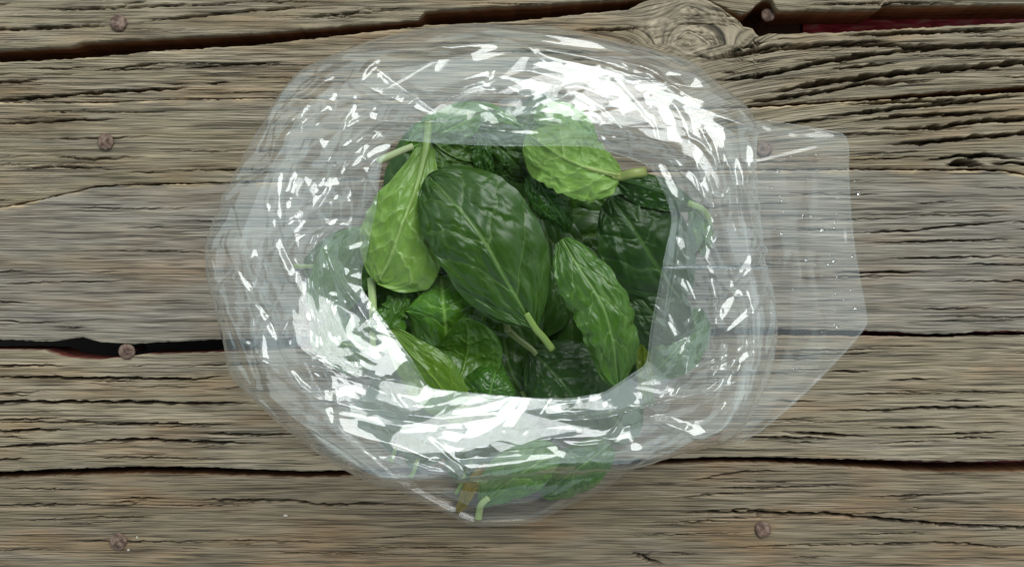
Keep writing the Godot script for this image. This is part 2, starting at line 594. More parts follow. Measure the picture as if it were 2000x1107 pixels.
	var e := plank(deck, "narrower plank with many long parallel cracks",
		[[-200, 682], [0, 683], [85, 683], [115, 696], [151, 700], [181, 703], [236, 698], [282, 692], [448, 687], [800, 672], [1450, 655], [1530, 655], [1680, 656], [1752, 656], [1813, 659], [1878, 657], [1903, 656], [2000, 654], [2200, 652]],
		[[-200, 925], [0, 921], [125, 915], [250, 911], [372, 911], [453, 915], [600, 920], [1000, 908], [1400, 892], [1510, 892], [1680, 897], [1793, 900], [1903, 902], [2000, 898], [2200, 890]],
		0.0008, warm, Color(0.21, 0.06, 0.05), [
		[1.8, 1.6, [[-60, 713], [0, 714], [141, 714]]],
		[2.2, 2.0, [[-60, 736], [0, 737], [80, 737], [221, 739], [393, 741], [453, 731]]],
		[1.8, 1.4, [[-20, 770], [45, 769]]],
		[2.8, 2.8, [[-80, 786], [0, 785], [252, 785], [352, 788], [493, 787]]],
		[1.8, 1.4, [[-40, 823], [0, 822], [126, 816]]],
		[2.2, 2.0, [[151, 831], [252, 828], [468, 828]]],
		[2.6, 2.4, [[-60, 842], [0, 841], [151, 839]]],
		[2.6, 2.6, [[382, 846], [483, 849], [579, 849]]],
		[2.4, 2.4, [[-60, 873], [0, 872], [176, 866]]],
		[2.8, 2.8, [[151, 863], [282, 858], [403, 864], [528, 866]]],
		[1.8, 1.4, [[-30, 898], [60, 896]]],
		[1.6, 1.4, [[1610, 726], [1707, 726]]],
		[1.6, 1.4, [[1722, 741], [1853, 741]]],
		[2.0, 1.8, [[1616, 799], [1712, 802], [1793, 797], [2000, 794]]],
		[1.8, 1.6, [[1823, 782], [1933, 784]]],
		[2.8, 2.6, [[1520, 843], [1626, 849], [1697, 853]]],
		[2.2, 2.2, [[1697, 836], [1853, 836]]],
		[2.4, 2.2, [[1440, 856], [1526, 854], [1637, 858]]],
		[1.8, 1.6, [[1782, 850], [2000, 842]]],
		[1.8, 1.6, [[1853, 855], [1949, 854]]],
		[1.6, 1.2, [[1500, 783], [1600, 784]]],
		], {"seed": 5.0, "rough": 0.7, "checks": 46, "grey": 0.05})
	nail(e, 248, 686, 0.0002)

	var g := plank(deck, "darker bottom plank with a long curved crack at the right",
		[[-200, 940], [0, 935], [75, 932], [280, 927], [600, 935], [1000, 922], [1400, 905], [1500, 905], [1600, 910], [1752, 920], [1853, 925], [2000, 924], [2200, 920]],
		[[-200, 1215], [2200, 1205]],
		-0.0012, Color(0.205, 0.178, 0.135), brown, [
		[1.8, 1.5, [[216, 975], [327, 975]]],
		[2.2, 2.0, [[362, 979], [563, 979], [620, 988], [820, 986]]],
		[1.8, 1.4, [[-60, 988], [0, 988], [201, 987]]],
		[1.6, 1.2, [[156, 1012], [302, 1014]]],
		[2.8, 2.8, [[1320, 1004], [1400, 1003], [1616, 1005], [1772, 1020], [1853, 1026], [2000, 1033], [2180, 1040]]],
		[1.8, 1.4, [[1300, 976], [1400, 967], [1480, 965]]],
		[1.6, 1.2, [[1430, 1071], [1551, 1066], [1722, 1066], [1793, 1062], [1883, 1063], [1953, 1071], [2000, 1068]]],
		[1.6, 1.4, [[1330, 945], [1450, 922], [1560, 922]]],
		[3.2, 2.4, [[1232, 1078], [1250, 1086], [1268, 1096], [1300, 1106]]], [2.4, 1.8, [[1236, 1092], [1262, 1086], [1276, 1080]]],
		], {"seed": 6.0, "rough": 0.5, "checks": 46, "grey": -0.05})
	nail(g, 231, 1057, -0.0012, 0.0043)
	nail(g, 1490, 1033, -0.0012)

	# red painted joist under the right end of the planks
	var red := StandardMaterial3D.new()
	red.resource_name = "worn red paint"
	var nt := NoiseTexture2D.new()
	nt.width = 256; nt.height = 256
	nt.noise = noise(FastNoiseLite.TYPE_SIMPLEX, 0.02, 14, 4)
	var ramp := Gradient.new()
	ramp.colors = PackedColorArray([Color(0.62, 0.17, 0.24), Color(0.80, 0.28, 0.36), Color(0.74, 0.52, 0.50)])
	ramp.offsets = PackedFloat32Array([0.3, 0.62, 0.86])
	nt.color_ramp = ramp
	red.albedo_texture = nt
	red.uv1_triplanar = true
	red.uv1_scale = Vector3(8, 8, 40)
	red.roughness = 0.6
	var bare := StandardMaterial3D.new()
	bare.resource_name = "old bare joist"
	bare.albedo_color = Color(0.33, 0.24, 0.18)
	bare.roughness = 0.9
	for q in [[1606.0, 2140.0, "red painted joist showing through the gaps at the right", red], [1330.0, 1600.0, "bare brown joist below the hole beside the knot", bare]]:
		var bm := BoxMesh.new()
		var w: float = (q[1] - q[0]) * K
		bm.size = Vector3(w, 0.03, 0.42)
		var j := obj("joist", bm, q[3], deck)
		j.position = Vector3(((q[0] + q[1]) * 0.5 - 1000.0) * K, -0.0265 - 0.015, 0.03)
		j.set_meta("label", q[2])


# ---------------------------------------------------------------- leaves

func spline(pts: Array, t: float) -> Vector3:
	var n := pts.size() - 1
	var f := clampf(t, 0.0, 1.0) * n
	var i := mini(int(f), n - 1)
	var u := f - i
	var p0: Vector3 = pts[maxi(i - 1, 0)]
	var p1: Vector3 = pts[i]
	var p2: Vector3 = pts[i + 1]
	var p3: Vector3 = pts[mini(i + 2, n)]
	return p1.cubic_interpolate(p2, p0, p3, u)


func stations(a: Array, t: float) -> float:
	var n := a.size() - 1
	var f := clampf(t, 0.0, 1.0) * n
	var i := mini(int(f), n - 1)
	var p0: float = a[maxi(i - 1, 0)]
	var p1: float = a[i]
	var p2: float = a[i + 1]
	var p3: float = a[mini(i + 2, n)]
	return cubic_interpolate(p1, p2, p0, p3, f - i)


func tube(pts: Array, r0: float, r1: float, squash := 1.0, n := 14) -> ArrayMesh:
	# a stalk with a shallow groove along its upper side
	var pos := PackedVector3Array()
	var nv := 13
	for i in n + 2:
		var t := clampf((i - 0.5) / (n - 1.0) if i > 0 and i < n + 1 else float(i > 0), 0.0, 1.0)
		var p := spline(pts, t)
		var d := (spline(pts, minf(t + 0.02, 1.0)) - spline(pts, maxf(t - 0.02, 0.0))).normalized()
		var side := d.cross(Vector3.UP)
		side = Vector3.RIGHT if side.length() < 0.01 else side.normalized()
		var up := side.cross(d).normalized()
		var r := lerpf(r0, r1, t)
		if i == 0 or i == n + 1:
			r *= 0.02
		for k in nv:
			var a := TAU * k / (nv - 1)
			var rr := r * (1.0 - 0.28 * pow(maxf(0.0, sin(a)), 6.0))
			pos.append(p + side * cos(a) * rr + up * sin(a) * rr * squash)
	return grid_mesh(pos, PackedVector2Array(), PackedColorArray(), n + 2, nv)


func leaf(label: String, rib_px: Array, wl: Array, wr: Array, o := {}) -> Node3D:
	# rib_px: [px, py, millimetres] from the base of the blade to its tip; wl, wr: half widths in pixels at even steps
	var rib := []
	for p in rib_px:
		rib.append(at(p[0], p[1], p[2] * 0.001))
	var root: Vector3 = o.get("root", rib[0])
	var th := thing("spinach_leaf", label, "spinach leaf", root, o.get("group", "spinach leaves in the bag"))
	var ns: int = o.get("ns", 72)
	var nt: int = o.get("nt", 49)
	var tex: int = o.get("tex", 0)
	var relief: Image = leaf_heights[tex]
	var puff: float = o.get("puff", 2.0) * 0.001
	var wave: float = o.get("wave", 1.0) * 0.001
	var bl := deg_to_rad(o.get("bl", 30.0))
	var br := deg_to_rad(o.get("br", 30.0))
	var roll: float = deg_to_rad(o.get("roll", 0.0))
	var sd: float = rib_px[0][0] * 0.37 + rib_px[0][1] * 0.11
	var blunt: float = o.get("blunt", 0.22)
	var pos := PackedVector3Array()
	var uv := PackedVector2Array()
	pos.resize(ns * nt); uv.resize(ns * nt)
	for i in ns:
		var s := sin(0.5 * PI * i / (ns - 1.0))
		s = lerpf(i / (ns - 1.0), s, 0.75)
		var p := spline(rib, s)
		var d := spline(rib, minf(s + 0.03, 1.0)) - spline(rib, maxf(s - 0.03, 0.0))
		var flat := Vector3(d.x, 0, d.z)
		flat = d if flat.length() < 1e-6 else flat
		var side := Vector3(-flat.z, 0, flat.x).normalized()
		var up := side.cross(d.normalized()).normalized()
		if up.y < 0.0:
			up = -up
		if roll != 0.0:
			side = side.rotated(d.normalized(), roll)
			up = up.rotated(d.normalized(), roll)
		var round_off := 1.0
		if s > 1.0 - blunt:
			round_off = sqrt(maxf(0.0, 1.0 - pow((s - 1.0 + blunt) / blunt, 2.0)))
		var scale := K * (cam_h - p.y) / cam_h
		var fw := absf(stations(wl, s)) * scale * round_off
		var fr := absf(stations(wr, s)) * scale * round_off
		for j in nt:
			var t := 2.0 * j / (nt - 1.0) - 1.0
			var ta := absf(t)
			var b := bl if t < 0 else br
			var w := fw if t < 0 else fr
			w *= 1.0 + 0.035 * n_low.get_noise_3d(s * 5.0, signf(t) * 3.0, sd) + o.get("ragged", 0.02) * n_grain.get_noise_3d(s * 14.0, signf(t) * 3.0, sd + 5.0)
			var lat := w * ta
			var drop := 0.0
			if absf(b) > 0.02:
				lat = w * sin(b * ta) / sin(b)
				drop = w * (1.0 - cos(b * ta)) / sin(b)
			var hh := relief.get_pixel(clampi(int(s * 359.0), 0, 359), clampi(int((t * 0.5 + 0.5) * 239.0), 0, 239)).r
			var fade := smoothstep(1.0, 0.86, ta) * smoothstep(0.0, 0.08, s) * smoothstep(1.0, 0.94, s)
			var wv := wave * ta * ta * (n_grain.get_noise_3d(s * 5.5, signf(t) * 2.0, sd + 12.0) + 0.5 * n_grain.get_noise_3d(s * 12.0, signf(t) * 2.0, sd + 19.0))
			var big := 0.0012 * n_low.get_noise_3d(s * 2.2, t * 1.4, sd + 31.0)
			pos[i * nt + j] = p - root + side * lat * signf(t) + up * (-drop + puff * (hh - 0.5) * fade + wv + big)
			uv[i * nt + j] = Vector2(s, t * 0.5 + 0.5)
	var tint: Color = o.get("tint", Color(1, 1, 1))
	var gaps := {}
	if o.has("slit"):
		var sl: Array = o.slit
		for k in ns * nt:
			var w3 := pos[k] + root
			var f3 := K * (cam_h - w3.y) / cam_h
			var dx: float = w3.x / f3 + 1000.0 - sl[0] + 0.16 * (w3.z / f3 + 553.5 - sl[1])
			var dy: float = w3.z / f3 + 553.5 - sl[1]
			if pow(dx / sl[2], 2.0) + pow(dy / sl[3], 2.0) < 1.0:
				gaps[k] = true
	obj("blade", grid_mesh(pos, uv, PackedColorArray(), ns, nt, false, false, gaps), leaf_mat(tex, tint, o.get("shine", 0.36), o.get("glow", 0.0)), th)
	var sc: Color = o.get("stem_colour", Color(0.20, 0.29, 0.08))
	if o.has("stem"):
		var st := []
		for p in o.stem:
			st.append(at(p[0], p[1], p[2] * 0.001) - root)
		st.append(rib[0] - root)
		st.append(spline(rib, 0.12) - root - Vector3(0, 0.0006, 0))
		obj("stalk", tube(st, o.get("stem_r", 9.0) * K * 0.87, o.get("stem_r", 9.0) * K * 0.75, 0.9), stem_mat(sc), th)
	if o.has("rib_r"):
		var mr := []
		for q in 9:
			mr.append(spline(rib, q / 9.5) - root + Vector3(0, 0.0002, 0))
		obj("midrib", tube(mr, o.rib_r * K * 0.87, 0.0003, 0.75, 30), stem_mat(sc), th)
	return th


func build_leaves() -> void:
	var dk := Color(1, 1, 1)
	var dk2 := Color(0.80, 0.86, 0.80)
	var mid := Color(1.5, 1.5, 1.4)
	# the leaves one can tell apart in the mouth of the bag
	leaf("large dark green leaf lying in the centre, stalk towards the bottom",
		[[1046, 642, 53], [1000, 566, 60], [942, 465, 66], [890, 398, 64], [836, 342, 56]],
		[8, 70, 94, 94, 86, 72], [8, 84, 114, 112, 100, 78],
		{"tex": 0, "bl": 34, "br": 22, "puff": 2.6, "wave": 1.6, "shine": 0.36, "blunt": 0.30, "stem": [[1080, 684, 46], [1062, 660, 50]], "stem_r": 7.5, "stem_colour": Color(0.15, 0.22, 0.05), "tint": dk, "roll": 6.0})
	leaf("pale green leaf at the left showing its underside and thick pale midrib",
		[[832, 288, 50], [814, 362, 53], [788, 432, 54], [765, 495, 52], [738, 552, 46]],
		[16, 40, 64, 88, 96, 76], [18, 48, 70, 78, 70, 50],
		{"tex": 3, "bl": 14, "br": 26, "puff": 3.2, "wave": 2.0, "blunt": 0.16, "rib_r": 7.5, "stem": [[836, 235, 44], [835, 260, 47]], "stem_r": 8.5, "stem_colour": Color(0.15, 0.235, 0.045), "glow": 0.2, "shine": 0.32})
	leaf("light green leaf at the upper right showing its underside, stalk to the right",
		[[1212, 344, 56], [1170, 334, 60], [1125, 320, 60], [1080, 296, 56], [1030, 262, 49]],
		[26, 58, 64, 62, 58, 50], [24, 52, 62, 64, 62, 50],
		{"tex": 4, "bl": 34, "br": 26, "puff": 3.0, "wave": 2.4, "ragged": 0.07, "rib_r": 5.5, "stem": [[1262, 335, 58], [1238, 338, 60]], "stem_r": 9.5, "stem_colour": Color(0.23, 0.27, 0.075), "glow": 0.15, "tint": Color(1.05, 1.05, 1.05), "shine": 0.42})
	leaf("dark round leaf at the right with a torn slit near its top",
		[[1330, 585, 34], [1290, 525, 42], [1250, 465, 46], [1220, 420, 45], [1192, 385, 40]],
		[40, 92, 96, 80, 60, 40], [40, 96, 100, 92, 66, 44],
		{"slit": [1246, 416, 4.5, 17.0], "tex": 1, "bl": 30, "br": 34, "puff": 2.0, "tint": dk2, "shine": 0.42})
	leaf("narrow mid green leaf standing right of the central leaf, rounded end down",
		[[1098, 466, 54], [1130, 520, 60], [1175, 590, 62], [1198, 665, 60], [1208, 752, 50]],
		[14, 40, 50, 54, 50, 40], [18, 46, 60, 58, 52, 40],
		{"tex": 2, "bl": 40, "br": 36, "puff": 1.2, "wave": 4.0, "ragged": 0.08, "tint": Color(1.3, 1.25, 1.35), "shine": 0.36, "glow": 0.05})
	leaf("small domed round leaf below the pale left leaf",
		[[872, 705, 34], [870, 640, 46], [866, 600, 50], [863, 562, 46], [860, 536, 36]],
		[50, 78, 84, 84, 78, 66], [50, 76, 80, 80, 76, 64],
		{"tex": 0, "bl": 50, "br": 50, "puff": 1.4, "wave": 0.0, "blunt": 0.42, "tint": mid, "shine": 0.27})
	leaf("cupped leaf with a reddish rim, hollow side facing up, lower left of centre",
		[[892, 755, 44], [904, 722, 39], [912, 690, 38], [914, 655, 43], [908, 622, 52]],
		[34, 56, 64, 68, 66, 54], [34, 58, 68, 70, 66, 54],
		{"tex": 4, "bl": -46, "br": -34, "puff": 1.6, "wave": 0.4, "blunt": 0.40, "tint": Color(0.62, 0.70, 0.50), "shine": 0.32, "glow": 0.15})
	leaf("yellow green folded leaf along the lower left edge of the opening",
		[[912, 822, 44], [872, 770, 51], [836, 726, 54], [800, 688, 52], [758, 642, 47]],
		[20, 50, 58, 52, 38, 22], [14, 36, 44, 40, 28, 16],
		{"tex": 3, "bl": -14, "br": 44, "puff": 1.0, "tint": Color(0.72, 0.76, 0.50), "glow": 0.3, "shine": 0.3, "roll": -14.0})
	leaf("small dark domed leaf at the bottom edge of the opening",
		[[950, 812, 42], [955, 782, 46], [960, 755, 47], [968, 728, 44], [975, 708, 36]],
		[44, 56, 58, 54, 48, 40], [36, 46, 50, 46, 42, 34],
		{"tex": 1, "bl": 50, "br": 46, "puff": 1.0, "wave": 0.0, "blunt": 0.4, "tint": Color(1.05, 1.1, 1.1), "shine": 0.26})
	leaf("wide dark leaf at the bottom of the opening with its stalk to the upper left",
		[[1036, 680, 24], [1066, 712, 28], [1098, 747, 31], [1130, 787, 30], [1165, 832, 25]],
		[12, 66, 84, 84, 70, 48], [10, 56, 74, 78, 66, 46],
		{"tex": 2, "bl": 26, "br": 34, "puff": 2.6, "tint": dk2, "stem": [[992, 645, 24], [1012, 662, 24]], "stem_r": 7.0, "stem_colour": Color(0.13, 0.17, 0.05), "shine": 0.4})
	leaf("small glossy curled dark leaf between the central and the light upper right leaf",
		[[1040, 335, 42], [1058, 365, 46], [1078, 395, 47], [1098, 422, 44], [1112, 455, 34]],
		[20, 30, 32, 30, 26, 18], [22, 34, 38, 36, 30, 20],
		{"tex": 1, "bl": 60, "br": 60, "puff": 1.6, "tint": Color(1.1, 1.2, 1.25), "shine": 0.2})
	leaf("medium green leaf at the top left of the opening with a curled rim",
		[[838, 268, 46], [862, 292, 46], [890, 308, 45], [920, 316, 43], [950, 312, 38]],
		[14, 40, 46, 42, 34, 22], [12, 28, 32, 28, 22, 14],
		{"tex": 3, "bl": -20, "br": -40, "puff": 2.0, "tint": Color(0.60, 0.66, 0.55), "wave": 2.0, "shine": 0.34})
	leaf("upright pale edged leaf at the top centre of the opening",
		[[942, 268, 46], [944, 292, 47], [948, 318, 46], [956, 345, 42], [966, 366, 36]],
		[10, 14, 16, 15, 12, 8], [12, 20, 24, 22, 18, 10],
		{"tex": 4, "bl": 20, "br": 30, "puff": 1.2, "tint": Color(0.50, 0.62, 0.52), "shine": 0.24})
	leaf("dark blistered leaf at the top centre right behind the upright one",
		[[930, 255, 42], [962, 278, 44], [990, 300, 44], [1012, 325, 42], [1030, 355, 34]],
		[24, 46, 54, 52, 44, 30], [20, 38, 44, 40, 32, 22],
		{"tex": 0, "bl": 36, "br": 40, "puff": 2.0, "tint": dk, "shine": 0.3})
	leaf("smooth green leaf below the light upper right leaf with a yellow lower rim",
		[[1365, 405, 42], [1315, 385, 46], [1275, 370, 47], [1240, 360, 46], [1205, 352, 42]],
		[8, 26, 34, 36, 30, 18], [8, 24, 30, 30, 26, 16],
		{"tex": 3, "bl": 26, "br": 50, "puff": 0.8, "tint": Color(0.38, 0.50, 0.34), "stem": [[1385, 428, 34], [1376, 414, 38]], "stem_r": 8.0, "shine": 0.3})
	leaf("frilly green leaf piece beside a pale stalk at the left of the opening",
		[[730, 690, 36], [748, 660, 40], [762, 630, 42], [775, 600, 42], [782, 570, 38]],
		[14, 32, 38, 36, 28, 18], [10, 24, 34, 26, 22, 10],
		{"tex": 4, "bl": 20, "br": -24, "puff": 1.6, "wave": 4.0, "ragged": 0.22, "tint": Color(0.55, 0.66, 0.46), "shine": 0.34, "stem": [[724, 540, 38], [728, 600, 40]], "stem_r": 8.5, "stem_colour": Color(0.30, 0.40, 0.16)})
	leaf("dark leaf under the torn one, showing at the right of the narrow leaf",
		[[1345, 690, 28], [1310, 650, 34], [1280, 615, 37], [1248, 580, 36], [1215, 550, 30]],
		[24, 52, 60, 56, 46, 30], [24, 60, 70, 66, 52, 34],
		{"tex": 1, "bl": 30, "br": 30, "puff": 2.6, "tint": dk2, "shine": 0.42})
	leaf("dark leaf whose cut stalk points down under the central leaf",
		[[968, 560, 26], [940, 520, 29], [905, 490, 30], [870, 470, 28], [838, 458, 24]],
		[12, 48, 60, 58, 48, 32], [12, 48, 58, 54, 44, 30],
		{"tex": 2, "bl": 28, "br": 28, "puff": 2.2, "tint": dk2, "stem": [[992, 650, 26], [985, 612, 26]], "stem_r": 7.0, "stem_colour": Color(0.17, 0.21, 0.075)})
	leaf("leaf whose pale stalk end pokes out at the top left corner of the opening",
		[[790, 292, 42], [830, 275, 42], [870, 255, 40], [910, 235, 36], [950, 215, 30]],
		[8, 34, 46, 46, 38, 24], [8, 36, 48, 46, 38, 24],
		{"tex": 1, "bl": 28, "br": 28, "puff": 2.2, "tint": mid, "stem": [[735, 316, 44], [760, 305, 43]], "stem_r": 8.0, "stem_colour": Color(0.34, 0.40, 0.20)})
	# leaves seen through the film
	leaf("green leaf pressed to the film below the bottom rim, stalk down to the table",
		[[940, 985, 12], [975, 955, 20], [1010, 930, 26], [1050, 905, 28], [1095, 880, 26]],
		[12, 40, 52, 52, 44, 30], [10, 34, 46, 48, 40, 26],
		{"tex": 0, "bl": 24, "br": 30, "puff": 2.0, "tint": Color(1.5, 1.45, 1.4), "stem": [[934, 1014, 6], [936, 1000, 8]], "stem_r": 8.0, "stem_colour": Color(0.30, 0.37, 0.14)})
	leaf("yellowing leaf tip at the left of the stalk in the bottom corner of the bag",
		[[950, 905, 16], [930, 935, 14], [914, 960, 11], [902, 985, 7], [894, 1004, 4]],
		[9, 14, 15, 13, 10, 6], [8, 12, 13, 12, 9, 5],
		{"tex": 4, "bl": 20, "br": 24, "puff": 1.0, "tint": Color(1.1, 0.75, 0.3)})
	leaf("green leaf behind the film under the right part of the bottom rim",
		[[1190, 868, 26], [1150, 900, 22], [1115, 925, 18], [1085, 948, 12], [1060, 968, 6]],
		[20, 42, 50, 46, 36, 22], [20, 40, 46, 42, 34, 22],
		{"tex": 2, "bl": 24, "br": 24, "puff": 1.8, "tint": Color(1.3, 1.3, 1.2)})
	leaf("pale leaf behind the film left of the opening",
		[[720, 450, 34], [690, 490, 34], [662, 530, 31], [640, 575, 26], [622, 625, 18]],
		[20, 50, 64, 62, 50, 34], [20, 46, 56, 54, 46, 32],
		{"tex": 3, "bl": 24, "br": 30, "puff": 2.0, "tint": Color(0.65, 0.75, 0.6)})
	leaf("green leaf behind the film at the lower left of the opening",
		[[760, 690, 32], [715, 680, 32], [675, 672, 29], [638, 668, 24], [605, 668, 16]],
		[16, 46, 60, 58, 46, 30], [16, 44, 54, 52, 44, 28],
		{"tex": 0, "bl": 30, "br": 30, "puff": 2.0, "tint": Color(1.2, 1.2, 1.1)})
	leaf("large leaf behind the film above the opening, left of its middle",
		[[1020, 262, 26], [975, 246, 28], [930, 235, 27], [885, 232, 23], [850, 236, 16]],
		[18, 34, 40, 38, 32, 22], [18, 34, 40, 38, 32, 22],
		{"tex": 0, "bl": 36, "br": 30, "puff": 2.6, "tint": Color(1.5, 1.5, 1.5)})
	leaf("light leaf behind the film above the opening, right of its middle",
		[[1160, 285, 40], [1130, 262, 41], [1100, 242, 39], [1072, 225, 35], [1045, 212, 28]],
		[16, 38, 46, 44, 36, 24], [16, 38, 46, 44, 36, 24],
		{"tex": 4, "bl": 30, "br": 30, "puff": 2.2, "tint": Color(0.9, 1.0, 0.8)})
	leaf("small green leaf behind the film right of the torn leaf",
		[[1352, 400, 34], [1366, 425, 35], [1374, 450, 33], [1378, 475, 29], [1378, 502, 22]],
		[10, 18, 22, 20, 16, 10], [10, 20, 24, 22, 16, 10],
		{"tex": 3, "bl": 24, "br": 24, "puff": 1.2, "tint": Color(0.75, 0.85, 0.55)})
	leaf("dim leaf behind the film at the lower right of the opening",
		[[1270, 735, 28], [1300, 705, 32], [1330, 672, 32], [1355, 640, 28], [1372, 605, 20]],
		[16, 42, 50, 48, 40, 26], [16, 42, 52, 50, 40, 26],
		{"tex": 2, "bl": 26, "br": 26, "puff": 2.2, "tint": Color(1.2, 1.25, 1.2)})
	leaf("yellow green leaf edge between the narrow leaf and the right film edge",
		[[1270, 790, 40], [1266, 760, 42], [1262, 728, 42], [1258, 700, 40], [1254, 672, 34]],
		[10, 16, 18, 16, 14, 8], [8, 12, 14, 14, 12, 6],
		{"tex": 3, "bl": 24, "br": 24, "puff": 1.0, "tint": Color(0.75, 0.70, 0.40)})
	# the heap below, packed into the dark hollows
	for k in 44:
		var ang := rng.randf() * TAU
		var rr := sqrt(rng.randf())
		var cx := 985.0 + cos(ang) * rr * 290.0
		var cy := 572.0 + sin(ang) * rr * 300.0
		var base_h := rng.randf_range(2.0, 14.0) * (1.0 - 0.45 * rr)
		var dirn := rng.randf() * TAU
		var ln := rng.randf_range(190.0, 290.0)
		var pts := []
		for q in 5:
			var u := q / 4.0 - 0.5
			pts.append([cx + cos(dirn + u * 0.5) * ln * u, cy + sin(dirn + u * 0.5) * ln * u, base_h + 5.0 * (1.0 - 4.0 * u * u)])
		var w := ln * rng.randf_range(0.24, 0.34)
		var wa := [w * 0.2, w * 0.8, w, w * 0.95, w * 0.8, w * 0.5]
		leaf("dark leaf in the shaded heap below the upper leaves in the bag", pts, wa, wa.duplicate(),
			{"tex": k % 3, "bl": rng.randf_range(10, 45), "br": rng.randf_range(10, 45), "puff": 2.2, "wave": 2.0, "ns": 40, "nt": 27, "tint": Color(1, 1, 1),
			"stem": [[pts[0][0] - cos(dirn - 0.25) * 18.0, pts[0][1] - sin(dirn - 0.25) * 18.0, base_h - 1.0]], "stem_r": 5.0, "stem_colour": Color(0.17, 0.24, 0.06), "group": "shaded leaves deep in the bag"})


# ---------------------------------------------------------------- bag

func ray_radius(poly: Array, c: Vector2, a: float) -> float:
	var d := Vector2(cos(a), sin(a))
	var best := 0.0
	for i in poly.size():
		var p: Vector2 = poly[i] - c
		var q: Vector2 = poly[(i + 1) % poly.size()] - c
		var e := q - p
		var det := d.x * -e.y + e.x * d.y
		if absf(det) < 1e-6:
			continue
		var t := (p.x * -e.y + e.x * p.y) / det
		var u := (d.x * p.y - d.y * p.x) / det
		if t > 0.0 and u >= -0.0001 and u <= 1.0001:
			best = maxf(best, t)
	return best


func soft_radius(poly: Array, c: Vector2, a: float) -> float:
	var sum := 0.0
	for k in 5:
		sum += ray_radius(poly, c, a + (k - 2) * 0.016)
	return sum / 5.0


func hash2(i: int, j: int, sd: int) -> float:
	var n := (i * 374761393 + j * 668265263 + sd * 974634541) & 0x7fffffff
	n = ((n ^ (n >> 13)) * 1274126177) & 0x7fffffff
	return float((n ^ (n >> 16)) & 0xffff) / 65535.0


func facet(x: float, y: float, sd: int) -> float:
	# linear interpolation over a triangular lattice: flat facets that meet in sharp creases
	var sk := (x + y) * 0.3660254
	var u := x + sk
	var v := y + sk
	var i := int(floorf(u))
	var j := int(floorf(v))
	var fu := u - i
	var fv := v - j
	if fu > fv:
		return (1.0 - fu) * hash2(i, j, sd) + (fu - fv) * hash2(i + 1, j, sd) + fv * hash2(i + 1, j + 1, sd)
	return (1.0 - fv) * hash2(i, j, sd) + (fv - fu) * hash2(i, j + 1, sd) + fu * hash2(i + 1, j + 1, sd)


func crumple(p: Vector3, along: float, across: float, sd: int) -> float:
	# millimetres of push along the film's normal; along runs round the mouth, across runs over the rim (both in metres)
	var q := Vector3(p.x, p.y, p.z)
	var w1 := n_fold.get_noise_3d(q.x * 14.0, q.y * 14.0 + sd, q.z * 14.0)
	var w2 := n_fold2.get_noise_3d(q.x * 14.0, q.y * 14.0 + sd * 3.0, q.z * 14.0)
	var a := along + 0.0035 * w1
	var c := across + 0.0028 * w2
	var f1 := facet(a / 0.080 + c / 0.090, c / 0.026 + a / 0.20 + sd, sd)
	var f2 := facet(a / 0.036 - c / 0.05, c / 0.0105 + a / 0.07, sd + 7)
	var f3 := facet(a / 0.0075 + c / 0.02, c / 0.0055 - a / 0.03, sd + 13)
	var r1 := 1.0 - absf(n_fold.get_noise_3d(a * 9.0, c * 42.0 + a * 9.0, sd * 5.0))
	var r2 := 1.0 - absf(n_fold2.get_noise_3d(a * 22.0 + c * 24.0, c * 60.0 - a * 18.0, sd * 9.0))
	var patch := smoothstep(-0.15, 0.4, n_fold2.get_noise_3d(q.x * 10.0 + 5.0, sd * 2.0, q.z * 10.0))
	var patch2 := smoothstep(0.1, 0.5, n_fold.get_noise_3d(q.x * 16.0 + 9.0, sd * 4.0, q.z * 16.0))
	return 5.5 * (f1 - 0.5) + (1.5 + 2.3 * patch) * (f2 - 0.5) + 1.1 * patch2 * (f3 - 0.5) + 0.5 * (pow(r1, 8.0) - 0.3) + 0.4 * patch * (pow(r2, 8.0) - 0.2)


func to_v2(a: Array) -> Array:
	var out := []
	for p in a:
		out.append(Vector2(p[0], p[1]))
	return out


